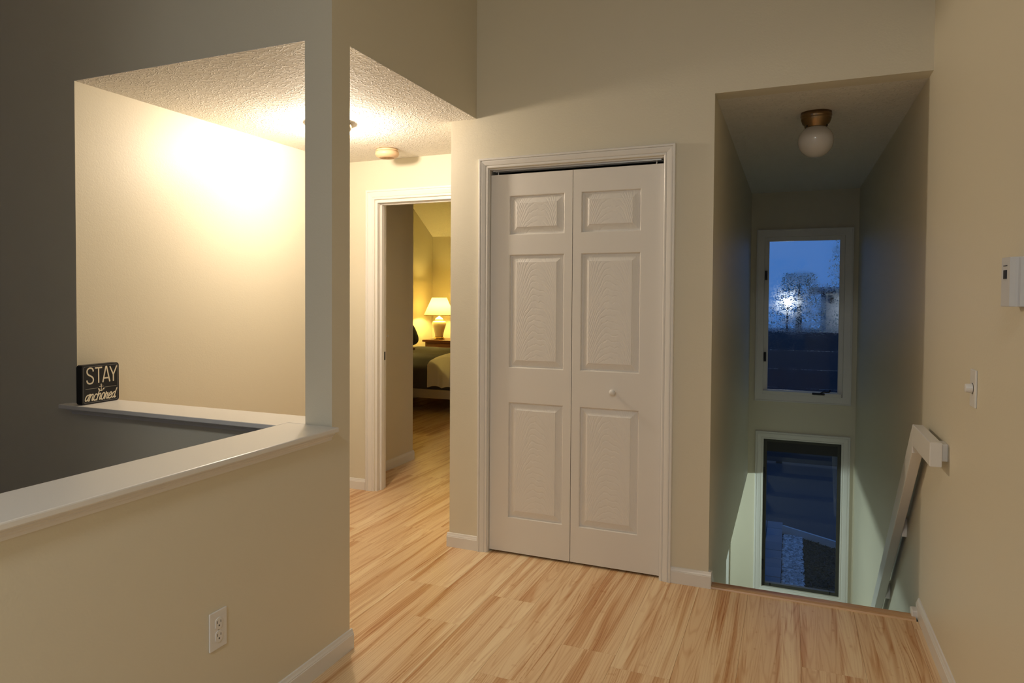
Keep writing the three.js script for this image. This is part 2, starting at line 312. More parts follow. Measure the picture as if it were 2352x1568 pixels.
// ------------------------------------------------------------------ half wall caps
{
  const under = [[0, -0.03], [0.006, -0.03], [0.007, -0.022], [0.012, -0.017], [0.012, -0.014], [0.021, -0.007], [0.021, 0], [0, 0]];
  const a = struct(group('trim'), 'white painted cap along the near half wall');
  mesh('cap_board', slabY([[-0.2, ZP + 0.004], [-0.2, FULLWALL], [0.034, FULLWALL], [0.034, ZP + 0.004]].reverse(), CAP - 0.019, CAP, 0.004), M.trim, a);
  mesh('cove_moulding', mouldG(under, [0, CAP - 0.019, FULLWALL], [0, CAP - 0.019, ZP + 0.01], [1, 0, 0]), M.trim, a);
  mesh('cove_moulding', mouldG(under, [-0.121, CAP - 0.019, FULLWALL], [-0.121, CAP - 0.019, ZP + 0.09], [-1, 0, 0]), M.trim, a);
  const b = struct(group('trim'), 'white painted cap along the far half wall');
  mesh('cap_board', slabY([[-1.405, ZP], [-1.405, ZP + 0.072], [-0.202, ZP + 0.072], [-0.202, ZP], [-0.122, ZP], [-0.122, ZP - PW - 0.03], [XL, ZP - PW - 0.03], [XL, ZP]].reverse(), CAP - 0.019, CAP, 0.003), M.trim, b);
  mesh('cove_moulding', mouldG(under.map(([o, u]) => [o * 2.0, u]), [-1.395, CAP - 0.019, ZP], [-0.17, CAP - 0.019, ZP], [0, 0, 1]), M.trim, b);
}
// ------------------------------------------------------------------ baseboards
const BASE = [[0, 0], [0.0125, 0], [0.0125, 0.056], [0.0105, 0.058], [0.0105, 0.061], [0.007, 0.067], [0.0045, 0.075], [0, 0.077]];
function base(name, label, runs) { const g = struct(group(name), label); for (const [a, b, o] of runs) mesh('board', mouldG(BASE, a, b, o), M.trim, g); return g; }
base('baseboard_left', 'white baseboard along the half wall', [[[0, 0, ZP - PW - 0.0125], [0, 0, 4.4], [1, 0, 0]], [[-0.12, 0, ZP - PW], [0.0, 0, ZP - PW], [0, 0, -1]]]);
base('baseboard_front', 'white baseboard beside the closet', [[[XC - 0.0125, 0, 0], [0.021, 0, 0], [0, 0, 1]], [[1.041, 0, 0], [XS + 0.0125, 0, 0], [0, 0, 1]], [[XC, 0, -0.8], [XC, 0, 0.0], [-1, 0, 0]], [[XS, 0, -0.03], [XS, 0, 0.0], [1, 0, 0]]]);
const bbr = base('baseboard_right', 'white baseboard along the right wall, ending at the stairs', [[[XR, 0, -0.075], [XR, 0, 4.4], [-1, 0, 0]]]);
mesh('end_block', rboxG(XR - 0.034, XR, 0, 0.034, -0.085, -0.028, 0.006, 3), M.trim, bbr);
base('baseboard_hall', 'white baseboard at the end of the hallway', [[[XL, 0, ZH], [-1.19, 0, ZH], [0, 0, 1]], [[XL, 0, ZH], [XL, 0, ZP - PW], [1, 0, 0]]]);
base('baseboard_bedroom', 'white baseboard on the short bedroom wall', [[[-1.355, 0, -1.8225], [-1.355, 0, ZH - 0.12], [1, 0, 0]], [[-1.355, 0, -1.81], [-3.3, 0, -1.81], [0, 0, -1]]]);
{ // skirt boards on both sides of the stairs
  const s = struct(group('trim'), 'white skirt boards following the stairs');
  const pts = [[-0.03, 0.06], [-0.055, 0.065], [-2.8, -2.33], [-2.8, -2.55], [-0.03, -0.15]];
  mesh('skirt_board', wallX(pts, [], XS, XS + 0.012), M.trim, s);
}

// ------------------------------------------------------------------ casings
const CASE = (w) => [[0, 0], [0, 0.009], [0.003, 0.011], [0.10 * w + 0.004, 0.011], [0.16 * w + 0.004, 0.0085], [0.24 * w + 0.003, 0.0125], [0.62 * w, 0.0165], [0.72 * w, 0.0165], [0.76 * w, 0.0135], [0.80 * w, 0.0185], [0.95 * w, 0.0185], [w, 0.015], [w, 0]];
function frame(name, label, pieces, m = M.trim) { const g = struct(group(name), label); pieces.forEach((p, i) => mesh(i === 1 ? 'head_casing' : i === 3 ? 'apron_casing' : 'side_casing', p, m, g)); return g; }
frame('trim', 'white moulded casing round the closet doors', casingPieces(CASE(0.053), DX0, DX1, 0, DTOP + 0.004, 0));
{
  const f = frame('trim', 'white moulded casing and jamb of the bedroom doorway', casingPieces(CASE(0.068), BX0 - 0.004, BX1 + 0.004, 0, BTOP + 0.004, ZH));
  mesh('jamb', boxG(BX0, BX0 + 0.018, 0, BTOP, ZH - 0.12, ZH), M.trim, f);
  mesh('jamb', boxG(BX1 - 0.018, BX1, 0, BTOP, ZH - 0.12, ZH), M.trim, f);
  mesh('head_jamb', boxG(BX0 + 0.018, BX1 - 0.018, BTOP - 0.018, BTOP, ZH - 0.12, ZH), M.trim, f);
  mesh('door_stop', boxG(BX0 + 0.018, BX0 + 0.03, 0, BTOP - 0.018, ZH - 0.075, ZH - 0.04), M.trim, f);
  mesh('head_stop', boxG(BX0 + 0.03, BX1 - 0.018, BTOP - 0.03, BTOP - 0.018, ZH - 0.075, ZH - 0.04), M.trim, f);
  mesh('strike_plate', boxG(BX0 + 0.018, BX0 + 0.0205, 0.925, 0.985, ZH - 0.108, ZH - 0.079), M.darkMetal, f);
}
{ // unseen bedroom door, swung open to bounce hall light onto the short wall
  const d3 = struct(group('door_3'), 'unseen white bedroom door standing open, bouncing hall light into the bedroom');
  mesh('door_slab', boxG(-0.412, -0.378, 0.012, 2.03, -1.685, -0.935), M.door, d3);
  mesh('door_knob', new THREE.SphereGeometry(0.026, 24, 16).translate(-0.45, 0.95, -1.62), M.brass, d3);
  mesh('knob_stem', new THREE.CylinderGeometry(0.01, 0.01, 0.04, 16).rotateZ(Math.PI / 2).translate(-0.43, 0.95, -1.62), M.brass, d3);
}
// ------------------------------------------------------------------ closet bifold doors
{
  const d = struct(group('door_1'), 'white six-panel bifold closet doors');
  const ZF = -0.02, TH = 0.034, rows = [[1.708, 1.917], [1.003, 1.605], [0.197, 0.820]];
  const ring = [[0, 0], [0.003, -0.0015], [0.006, -0.0115], [0.012, -0.0118], [0.0135, -0.0115], [0.040, -0.0035], [0.0415, -0.0003]];
  function panelG(x0, x1, y0, y1) {
    const pos = [], uv = [], V = (p) => { pos.push(...p); uv.push((p[0] - x0) / (x1 - x0), (p[1] - y0) / 0.62); };
    const quad = (a, b, c2, e) => { for (const p of [a, b, c2, a, c2, e]) V(p); };
    const at = ([o, dz]) => [[x0 + o, y0 + o, ZF + dz], [x1 - o, y0 + o, ZF + dz], [x1 - o, y1 - o, ZF + dz], [x0 + o, y1 - o, ZF + dz]];
    for (let i = 0; i + 1 < ring.length; i++) { const a = at(ring[i]), b = at(ring[i + 1]); for (let k = 0; k < 4; k++) { const j = (k + 1) % 4; quad(a[k], a[j], b[j], b[k]); } }
    quad(...at(ring[ring.length - 1]));
    const g = new THREE.BufferGeometry(); g.setAttribute('position', new THREE.Float32BufferAttribute(pos, 3)); g.setAttribute('uv', new THREE.Float32BufferAttribute(uv, 2)); g.computeVertexNormals(); return g;
  }
  let right;
  for (const [x0, x1, p0, p1] of [[0.080, 0.5285, 0.185, 0.487], [0.5315, 0.9805, 0.574, 0.875]]) {
    const g = wallZ(rect(x0, x1, 0.012, 2.03), rows.map(([a, b]) => rect(p0, p1, a, b)), ZF - 0.0122, ZF);
    const leaf = mesh('door_leaf', join([g, boxG(x0, x1, 0.012, 2.03, ZF - TH, ZF - 0.0125)]), M.door, d); right = leaf;
    for (const [a, b] of rows) mesh('raised_panel', panelG(p0, p1, a, b), M.doorPanel, leaf);
  }
  const k = mesh('knob', latheG([[0, 0.034], [0.007, 0.0335], [0.0125, 0.030], [0.0155, 0.024], [0.015, 0.019], [0.010, 0.014], [0.008, 0.008], [0.0085, 0.003], [0.011, 0]], 32), M.plastic, right);
  k.rotation.x = Math.PI / 2; k.position.set(0.746, 0.905, ZF);
  mesh('track', join([boxG(DX0 + 0.018, DX1 - 0.018, 2.052, 2.056, -0.055, -0.015), boxG(DX0 + 0.018, DX1 - 0.018, 2.047, 2.052, -0.0175, -0.015), boxG(DX0 + 0.018, DX1 - 0.018, 2.047, 2.052, -0.055, -0.0525)]), M.galv, d);
  for (const x of [0.115, 0.945]) mesh('pivot_pin', new THREE.CylinderGeometry(0.004, 0.004, 0.03, 12).translate(x, 2.043, -0.036), M.galv, d);
  const j = struct(group('trim'), 'white jamb lining the closet opening');
  mesh('head_jamb', boxG(DX0, DX1, DTOP - 0.004, DTOP, -0.12, 0), M.trim, j);
  mesh('jamb', boxG(DX0, DX0 + 0.004, 0, DTOP - 0.004, -0.12, 0), M.trim, j);
  mesh('jamb', boxG(DX1 - 0.004, DX1, 0, DTOP - 0.004, -0.12, 0), M.trim, j);
}
// ------------------------------------------------------------------ stair windows
{
  const w = struct(group('window_1'), 'upper casement window with a white frame');
  const [x0, x1, y0, y1] = W1;
  casingPieces([[0, 0], [0, 0.012], [0.004, 0.014], [0.052, 0.017], [0.058, 0.02], [0.066, 0.02], [0.068, 0]], x0, x1, y0, y1, ZS, true).forEach((g, i) => mesh(['side_casing', 'head_casing', 'side_casing', 'apron_casing'][i], g, M.trim, w));
  const sash = casingPieces([[0, 0], [-0.038, 0], [-0.038, 0.012], [-0.034, 0.016], [0, 0.02]].map(([a, b]) => [a, b]).reverse(), x0, x1, y0, y1, ZS - 0.045, true);
  sash.forEach((g) => mesh('sash', g, M.trim, w));
  mesh('stop_bead', rboxG(x0 + 0.0, x1 - 0.01, y0 - 0.002, y0 + 0.03, ZS - 0.022, ZS + 0.016, 0.004), M.trim, w);
  mesh('pane', boxG(x0 + 0.037, x1 - 0.037, y0 + 0.037, y1 - 0.037, ZS - 0.038, ZS - 0.034), M.mistedGlass, w);
  for (const y of [1.59, 0.85]) mesh('hinge', rboxG(x0 + 0.004, x0 + 0.024, y - 0.042, y + 0.042, ZS - 0.024, ZS + 0.004, 0.003), M.darkMetal, w);
  const c = mesh('crank_base', rboxG(1.735, 1.835, y0 + 0.016, y0 + 0.034, ZS + 0.012, ZS + 0.036, 0.005), M.darkMetal, w);
  mesh('crank_handle', tubeG([[1.80, y0 + 0.03, ZS + 0.035], [1.82, y0 + 0.045, ZS + 0.05], [1.85, y0 + 0.046, ZS + 0.05], [1.872, y0 + 0.05, ZS + 0.046], [1.876, y0 + 0.066, ZS + 0.04]], 0.0055), M.darkMetal, c);

  const v = struct(group('window_2'), 'lower dark-framed window with a white casing');
  const [a0, a1, b0, b1] = W2;
  casingPieces(CASE(0.07), a0, a1, b0, b1, ZS, true).forEach((g, i) => mesh(['side_casing', 'head_casing', 'side_casing', 'apron_casing'][i], g, M.trim, v));
  const T = 0.028;
  for (const [p, q, r, s] of [[a0, a0 + T, b0 + T, b1 - T], [a1 - T, a1, b0 + T, b1 - T]]) mesh('frame_stile', boxG(p, q, r, s, ZS - 0.06, ZS - 0.02), M.bronzeFrame, v);
  for (const [r, s] of [[b0, b0 + T], [b1 - T, b1]]) mesh('frame_rail', boxG(a0, a1, r, s, ZS - 0.06, ZS - 0.02), M.bronzeFrame, v);
  mesh('top_screen_bar', boxG(a0 + T, a1 - T, b1 - 0.115, b1 - T, ZS - 0.034, ZS - 0.022), M.dark, v);
  mesh('pane', boxG(a0 + T, a1 - T, b0 + T, b1 - T, ZS - 0.038, ZS - 0.034), M.glass, v);
  for (const y of [-0.21, -1.06]) mesh('hinge', rboxG(a0 - 0.004, a0 + 0.014, y - 0.045, y + 0.045, ZS - 0.022, ZS + 0.006, 0.003), M.darkMetal, v);
  for (const x of [a0 + 0.07, a1 - 0.07]) mesh('screen_clip', boxG(x - 0.003, x + 0.003, b0 + 0.008, b0 + 0.034, ZS - 0.03, ZS - 0.012), M.darkMetal, v);
  // casing of the entry door beside it, in the lower hall
  const f = struct(group('door_2'), 'white entry door in the lower hall');
  casingPieces(CASE(0.07), 0.08, 0.995, LOW, -0.5, ZS).forEach((g, i) => mesh(i === 1 ? 'head_casing' : 'side_casing', g, M.trim, f));
  mesh('door_slab', boxG(0.08, 0.995, LOW + 0.01, -0.5, ZS, ZS + 0.006), M.foyerWhite, f);
  mesh('casing_extension', boxG(1.008, 1.065, -0.5, JOIST, ZS, ZS + 0.014), M.trim, f);
}
// ------------------------------------------------------------------ unseen windows behind the viewer, placed to let in blue dusk light
for (const [n, x0, x1, y0, y1, WZ] of [[3, -2.2, -0.6, 0.9, 2.5, 5.0], [4, 0.3, 1.9, 0.2, 2.3, ROOMBACK]]) {
  const w = struct(group('window_' + n), 'unseen window behind the viewer letting in dusk light');
  for (const [p, q, r, s] of [[x0, x0 + 0.05, y0, y1], [x1 - 0.05, x1, y0, y1], [x0 + 0.05, x1 - 0.05, y0, y0 + 0.05], [x0 + 0.05, x1 - 0.05, y1 - 0.05, y1], [(x0 + x1) / 2 - 0.025, (x0 + x1) / 2 + 0.025, y0 + 0.05, y1 - 0.05]]) mesh('sash', boxG(p, q, r, s, WZ + 0.03, WZ + 0.08), M.trim, w);
  mesh('pane', boxG(x0 + 0.05, x1 - 0.05, y0 + 0.05, y1 - 0.05, WZ + 0.053, WZ + 0.057), M.glass, w);
}

// ------------------------------------------------------------------ lamps
function point(l, at, size, parent) {
  const p = new THREE.PointLight(l.color, l.cd, 0, 2); p.position.set(...at); p.castShadow = true; p.shadow.radius = size / 0.02; p.name = 'lamp_glow_light'; (parent ?? scene).add(p); return p;
}
{ // hallway flush light, half hidden by the pillar
  const g = tag(group('ceiling_lamp'), 'lit flush ceiling lamp with a nickel rim in the hallway', 'ceiling lamp'); g.position.set(-0.785, H, 0.225);
  mesh('ceiling_pan', latheG([[0, 0], [0.105, 0], [0.116, -0.004], [0.119, -0.012], [0.114, -0.018], [0.118, -0.022], [0.113, -0.032], [0.100, -0.036], [0, -0.036]], 64), M.nickel, g);
  mesh('glass_lamp_bowl', latheG([[0.097, -0.036], [0.106, -0.048], [0.104, -0.066], [0.090, -0.088], [0.066, -0.105], [0.034, -0.115], [0, -0.118]], 64), M.litGlass, g);
  point(HALL_LIGHT, [0, -0.078, 0], 0.05, g);
}
{ // unlit globe over the stairs
  const g = tag(group('ceiling_lamp'), 'unlit frosted globe lamp on a bronze base above the stairs', 'ceiling lamp'); g.position.set(1.655, H, -0.575);
  mesh('bronze_base', latheG([[0, 0], [0.073, 0], [0.074, -0.02], [0.070, -0.025], [0.072, -0.029], [0.071, -0.036], [0.064, -0.056], [0.054, -0.066], [0.054, -0.074], [0.048, -0.08], [0, -0.08]], 56), M.bronze, g);
  const prof = []; for (let i = 0; i <= 26; i++) { const a = 0.62 + (Math.PI - 0.62) * i / 26; prof.push([Math.max(0, 0.084 * Math.sin(a)), -0.146 + 0.084 * Math.cos(a)]); }
  mesh('glass_globe', latheG(prof, 56), M.milkGlass, g);
  for (const a of [0.4, 2.5, 4.6]) mesh('set_screw', new THREE.SphereGeometry(0.005, 12, 8).translate(0.053 * Math.cos(a), -0.073, 0.053 * Math.sin(a)), M.darkMetal, g);
}
{ // unseen ceiling light behind the viewer, placed to brighten closet wall and half wall
  const g = tag(group('ceiling_lamp'), 'unseen square ceiling light behind the viewer, lighting the closet wall and half wall', 'ceiling lamp'); g.position.set(1.15, TOP, 5.2);
  mesh('housing', boxG(-0.32, 0.32, -0.05, 0, -0.32, 0.32), M.plastic, g);
  mesh('light_panel', boxG(-0.3, 0.3, -0.054, -0.0505, -0.3, 0.3), std({ color: C(0.9, 0.9, 0.9), emissive: UNSEEN_ROOM_LIGHT.color.clone(), emissiveIntensity: 1.5, roughness: 0.6 }), g);
  const r = new THREE.RectAreaLight(UNSEEN_ROOM_LIGHT.color, UNSEEN_ROOM_LIGHT.cd / 0.36, 0.6, 0.6); r.position.set(0, -0.06, 0); r.rotation.x = -Math.PI / 2; r.name = 'unseen_room_light'; g.add(r);
}
{ // unseen lower hall lamp, placed to light the foot of the stairs
  const g = tag(group('ceiling_lamp'), 'unseen globe lamp on the lower hall ceiling, lighting the foot of the stairs', 'ceiling lamp'); g.position.set(0.25, JOIST, -2.35);
  mesh('base', latheG([[0, 0], [0.07, 0], [0.066, -0.03], [0.05, -0.05], [0, -0.05]], 40), M.bronze, g);
  mesh('glass_lamp_globe', new THREE.SphereGeometry(0.085, 40, 24).translate(0, -0.13, 0), std({ color: C(0.9, 0.9, 0.88), emissive: UNSEEN_FOYER_LIGHT.color.clone(), emissiveIntensity: 3, roughness: 0.3 }), g);
  point(UNSEEN_FOYER_LIGHT, [0, -0.13, 0], 0.07, g);
}
{ // smoke detector
  const g = tag(group('smoke_detector'), 'round yellowed smoke detector on the hallway ceiling', 'smoke detector'); g.position.set(-0.845, H, -0.50);
  mesh('mounting_base', latheG([[0, 0], [0.070, 0], [0.072, -0.012], [0.070, -0.016], [0, -0.016]], 56), M.creamPlastic, g);
  mesh('body', latheG([[0.068, -0.016], [0.076, -0.020], [0.078, -0.034], [0.072, -0.046], [0.056, -0.056], [0.052, -0.057], [0, -0.057]], 56), M.creamPlastic, g);
  for (let i = 0; i < 5; i++) mesh('vent_ring', new THREE.TorusGeometry(0.012 + 0.008 * i, 0.0016, 8, 48).rotateX(Math.PI / 2).translate(0, -0.0572, 0), std({ color: C(0.42, 0.27, 0.14), roughness: 0.6 }), g);
}

// ------------------------------------------------------------------ handrail
{
  const g = tag(group('handrail'), 'white square-edged handrail descending along the right stair wall', 'handrail');
  const x0 = 2.019, x1 = 2.058, dirY = -0.674, dirZ = -0.739, h = 0.088;   // slope of the flight
  const zb = 0.085, yt = 0.857, nz = -dirY, ny = -dirZ;
  mesh('level_rail', (() => { const s = shapeOf([[-0.50, yt], [-zb, yt], [-zb + 0.0, yt - h], [-0.50, yt - h]].reverse()); const e = new THREE.ExtrudeGeometry(s, { depth: x1 - x0 - 0.006, bevelEnabled: true, bevelSize: 0.003, bevelThickness: 0.003, bevelOffset: -0.003, bevelSegments: 2 }); e.rotateY(Math.PI / 2); e.translate(x0 + 0.003, 0, 0); return planarUV(e); })(), M.trim, g);
  const L = 2.6, A = [zb, yt], B = [zb + dirZ * L, yt + dirY * L], off = h;
  const q = [[A[0], A[1]], [B[0], B[1]], [B[0] - dirY * off * -1 * 0 + dirY * off * -0.0, B[1] - off / -dirZ * 1], [A[0], A[1] - off / -dirZ]];
  mesh('sloped_rail', (() => { const s = shapeOf(q.map(([z, y]) => [-z, y])); const e = new THREE.ExtrudeGeometry(s, { depth: x1 - x0 - 0.006, bevelEnabled: true, bevelSize: 0.003, bevelThickness: 0.003, bevelOffset: -0.003, bevelSegments: 2 }); e.rotateY(Math.PI / 2); e.translate(x0 + 0.003, 0, 0); return planarUV(e); })(), M.trim, g);
  mesh('wall_bracket', rboxG(x1, XR, yt - 0.072, yt - 0.008, 0.40, 0.475, 0.003), M.trim, g);
  for (const s of [0.78, 1.55, 2.3]) { const z = zb + dirZ * s, y = yt + dirY * s - off / -dirZ / 2; mesh('wall_bracket', rboxG(x1, XR, y - 0.045, y + 0.045, z - 0.03, z + 0.03, 0.003), M.trim, g); }
}
// ------------------------------------------------------------------ wall fittings
{ // duplex outlet on the half wall
  const g = tag(group('wall_outlet'), 'white duplex power outlet low on the half wall', 'outlet'); g.position.set(0, 0.378, 1.946); g.rotation.y = Math.PI / 2;
  mesh('cover_plate', rboxG(-0.036, 0.036, -0.058, 0.058, 0, 0.0055, 0.0025, 3), M.plastic, g);
  for (const y of [0.0195, -0.0195]) {
    const s = new THREE.Shape(); s.absarc(0, 0, 0.0172, 0.62, Math.PI - 0.62); s.absarc(0, 0, 0.0172, Math.PI + 0.62, 2 * Math.PI - 0.62);
    const f = mesh('receptacle', new THREE.ExtrudeGeometry(s, { depth: 0.002, bevelEnabled: true, bevelSize: 0.0006, bevelThickness: 0.0006, bevelSegments: 1 }).translate(0, y, 0.0052), M.plastic, g);
    mesh('slot', boxG(-0.0075, -0.0055, y + 0.0005, y + 0.0085, 0.0078, 0.0082), M.dark, f);
    mesh('slot', boxG(0.0055, 0.0075, y + 0.0015, y + 0.0085, 0.0078, 0.0082), M.dark, f);
    mesh('ground_hole', new THREE.CylinderGeometry(0.0026, 0.0026, 0.0004, 16).rotateX(Math.PI / 2).translate(0, y - 0.0065, 0.0080), M.dark, f);
  }
  mesh('screw', new THREE.CylinderGeometry(0.003, 0.003, 0.001, 16).rotateX(Math.PI / 2).translate(0, 0, 0.0058), M.galv, g);
}
{ // dimmer on the right wall
  const g = tag(group('dimmer_switch'), 'white dimmer switch plate with round knob on the right wall', 'switch'); g.position.set(XR, 1.098, 0.865); g.rotation.y = -Math.PI / 2;
  mesh('cover_plate', rboxG(-0.036, 0.036, -0.059, 0.059, 0, 0.006, 0.0025, 3), M.plastic, g);
  mesh('knob', latheG([[0, 0.026], [0.011, 0.026], [0.0135, 0.024], [0.0145, 0.012], [0.016, 0.007], [0.016, 0.0065]], 36).rotateX(Math.PI / 2), M.plastic, g);
  mesh('knob_collar', new THREE.CylinderGeometry(0.017, 0.017, 0.0016, 32).rotateX(Math.PI / 2).translate(0, 0, 0.0065), M.dark, g);
}
{ // thermostat at the right edge
  const g = tag(group('thermostat'), 'small grey-white thermostat box high on the right wall', 'thermostat'); g.position.set(XR, 1.421, 1.365); g.rotation.y = -Math.PI / 2;
  const s = shapeOf([[-0.040, 0], [0.040, 0], [0.040, 0.016], [0.036, 0.020], [0.036, 0.026], [0.030, 0.036], [-0.030, 0.040], [-0.040, 0.037]]);
  mesh('housing', (() => { const e = new THREE.ExtrudeGeometry(s, { depth: 0.120, bevelEnabled: true, bevelSize: 0.002, bevelThickness: 0.002, bevelOffset: -0.002, bevelSegments: 2 }); e.rotateX(-Math.PI / 2); e.translate(0, -0.06, 0); e.scale(1, 1, -1); const i = e.toNonIndexed(); const p = i.attributes.position.array; for (let k = 0; k < p.length; k += 9) for (let m = 0; m < 3; m++) { const t = p[k + 3 + m]; p[k + 3 + m] = p[k + 6 + m]; p[k + 6 + m] = t; } i.scale(1, 1, 1); i.computeVertexNormals(); i.computeBoundingBox(); if (i.boundingBox.min.z < -0.01) { i.rotateX(0); i.translate(0, 0, -i.boundingBox.min.z - (i.boundingBox.max.z > 0.01 ? 0 : 0)); } return i; })(), M.greyPlastic, g);
  mesh('display_slot', boxG(-0.012, 0.010, 0.008, 0.030, 0.036, 0.0402), M.dark, g);
  mesh('slider_mark', boxG(-0.014, 0.012, 0.040, 0.0415, 0.036, 0.0402), M.dark, g);
}
{ // bedroom switch
  const g = tag(group('light_switch'), 'cream light switch plate on the wall inside the bedroom doorway', 'switch'); g.position.set(-1.355, 1.065, -1.37); g.rotation.y = Math.PI / 2;
  mesh('cover_plate', rboxG(-0.036, 0.036, -0.059, 0.059, 0, 0.006, 0.0025, 3), std({ color: C(0.78, 0.70, 0.54), roughness: 0.4 }), g);
  mesh('toggle', rboxG(-0.005, 0.005, -0.004, 0.012, 0.004, 0.016, 0.002), M.plastic, g);
  mesh('screw', new THREE.CylinderGeometry(0.003, 0.003, 0.001, 16).rotateX(Math.PI / 2).translate(0, 0.03, 0.0062), M.galv, g);
  mesh('screw', new THREE.CylinderGeometry(0.003, 0.003, 0.001, 16).rotateX(Math.PI / 2).translate(0, -0.03, 0.0062), M.galv, g);
}
// ------------------------------------------------------------------ the STAY anchored block
{
  const g = tag(group('block_sign'), 'black block sign reading STAY anchored on the half wall cap', 'sign');
  const SW = 0.202, SH = 0.176, ST = 0.034; g.position.set(-1.282, CAP, 1.301); g.rotation.y = Math.PI / 2 + 0.05;
  const rs = (w, h, r) => { const s = new THREE.Shape(); const a = w / 2, b = h / 2; s.moveTo(-a + r, -b); s.lineTo(a - r, -b); s.absarc(a - r, -b + r, r, -Math.PI / 2, 0); s.lineTo(a, b - r); s.absarc(a - r, b - r, r, 0, Math.PI / 2); s.lineTo(-a + r, b); s.absarc(-a + r, b - r, r, Math.PI / 2, Math.PI); s.lineTo(-a, -b + r); s.absarc(-a + r, -b + r, r, Math.PI, 1.5 * Math.PI); return s; };
  mesh('block', new THREE.ExtrudeGeometry(rs(SW, SH, 0.014), { depth: ST - 0.002, bevelEnabled: true, bevelSize: 0.001, bevelThickness: 0.001, bevelOffset: -0.001, bevelSegments: 2 }).translate(0, SH / 2, -ST + 0.001), M.signBlack, g);
  const cv = document.createElement('canvas'); cv.width = 1010; cv.height = 880; const x = cv.getContext('2d');
  x.fillStyle = '#0d1017'; x.fillRect(0, 0, 1010, 880);
  x.lineCap = 'round'; x.lineJoin = 'round';
  const rr2 = (a, b, c2, d, r) => { x.beginPath(); x.moveTo(a + r, b); x.lineTo(c2 - r, b); x.quadraticCurveTo(c2, b, c2, b + r); x.lineTo(c2, d - r); x.quadraticCurveTo(c2, d, c2 - r, d); x.lineTo(a + r, d); x.quadraticCurveTo(a, d, a, d - r); x.lineTo(a, b + r); x.quadraticCurveTo(a, b, a + r, b); x.stroke(); };
  x.strokeStyle = '#8d8c8c'; x.lineWidth = 7; rr2(42, 38, 968, 842, 48);
  const path = (w, col, list) => { x.lineWidth = w; x.strokeStyle = col; for (const cmd of list) { x.beginPath(); x.moveTo(cmd[0], cmd[1]); for (let i = 2; i + 5 < cmd.length + 0; i += 6) x.bezierCurveTo(...cmd.slice(i, i + 6)); x.stroke(); } };
  const line = (w, col, list) => { x.lineWidth = w; x.strokeStyle = col; for (const p of list) { x.beginPath(); x.moveTo(p[0], p[1]); for (let i = 2; i < p.length; i += 2) x.lineTo(p[i], p[i + 1]); x.stroke(); } };
  const ivory = '#e6dcc4'; x.lineCap = 'butt';
  const up = (y) => 74 + (y - 98) * 0.88;                  // capitals
  const capY = (list) => list.map((q) => q.map((v, k) => (k % 2 ? up(v) : v)));
  path(34, ivory, capY([[298, 190, 298, 130, 270, 98, 218, 98, 166, 98, 136, 132, 136, 186, 136, 250, 180, 270, 218, 292, 262, 318, 300, 345, 300, 400, 300, 460, 268, 492, 216, 492, 162, 492, 132, 456, 132, 400]]));
  line(34, ivory, capY([[346, 106, 540, 106], [443, 106, 443, 494], [556, 494, 640, 100, 664, 100, 748, 494], [590, 390, 714, 390], [752, 98, 850, 320], [948, 98, 850, 320], [850, 300, 850, 494]]));
  line(8, '#a9a493', [[90, 536, 424, 536], [600, 536, 934, 536]]);
  // anchor mark
  x.lineCap = 'round'; x.lineWidth = 11; x.strokeStyle = ivory; x.beginPath(); x.arc(512, 470, 15, 0, 6.3); x.stroke();
  line(15, ivory, [[512, 488, 512, 604]]); line(11, ivory, [[456, 510, 568, 510]]);
  x.lineWidth = 17; x.beginPath(); x.arc(512, 534, 70, 0.35, Math.PI - 0.35); x.stroke();
  x.fillStyle = ivory; for (const s of [-1, 1]) { x.beginPath(); x.moveTo(512 + s * 86, 540); x.lineTo(512 + s * 34, 566); x.lineTo(512 + s * 80, 586); x.fill(); }
  // script lettering, slanted strokes
  const wr = (ox, list) => path(27, ivory, list.map((s) => s.map((v, i) => (i % 2 ? 802 - (780 - v) * 1.32 : ox + v * 1.04 + (780 - s[i + 1]) * 0.42))));
  const A = [[88, 690, 60, 665, 8, 690, 8, 740, 8, 785, 52, 790, 82, 735], [92, 672, 82, 720, 76, 750, 84, 768, 92, 786, 108, 778, 120, 762]];
  const N = [[8, 672, 8, 700, 8, 740, 6, 780], [8, 730, 20, 690, 50, 664, 70, 680, 84, 692, 70, 740, 72, 762, 76, 784, 92, 780, 108, 760]];
  const Cc = [[76, 692, 64, 664, 8, 676, 8, 736, 8, 788, 62, 792, 98, 756]];
  const Hh2 = [[14, 622, 10, 660, 8, 720, 6, 780], [8, 730, 20, 690, 50, 664, 70, 680, 84, 692, 70, 740, 72, 762, 76, 784, 92, 780, 108, 760]];
  const O = [[52, 674, 14, 674, 8, 710, 8, 736, 8, 764, 24, 782, 44, 782, 72, 782, 84, 752, 84, 724, 84, 696, 72, 674, 52, 674], [84, 700, 92, 716, 104, 714, 116, 700]];
  const Rr = [[8, 664, 14, 680, 8, 740, 6, 780], [8, 700, 24, 690, 44, 690, 62, 684, 60, 714, 50, 750, 58, 768, 66, 786, 84, 776, 94, 760]];
  const E = [[12, 738, 50, 736, 84, 712, 74, 688, 62, 664, 8, 680, 8, 738, 8, 792, 66, 788, 98, 754]];
  const D = [[84, 690, 60, 665, 8, 690, 8, 740, 8, 785, 52, 790, 82, 735], [96, 620, 86, 660, 72, 740, 80, 768, 90, 786, 106, 778, 118, 762]];
  let ox = 62; for (const [l, w] of [[A, 114], [N, 108], [Cc, 96], [Hh2, 106], [O, 106], [Rr, 92], [E, 96], [D, 100]]) { wr(ox, l); ox += w; }
  const tex = new THREE.CanvasTexture(cv); tex.colorSpace = THREE.SRGBColorSpace;
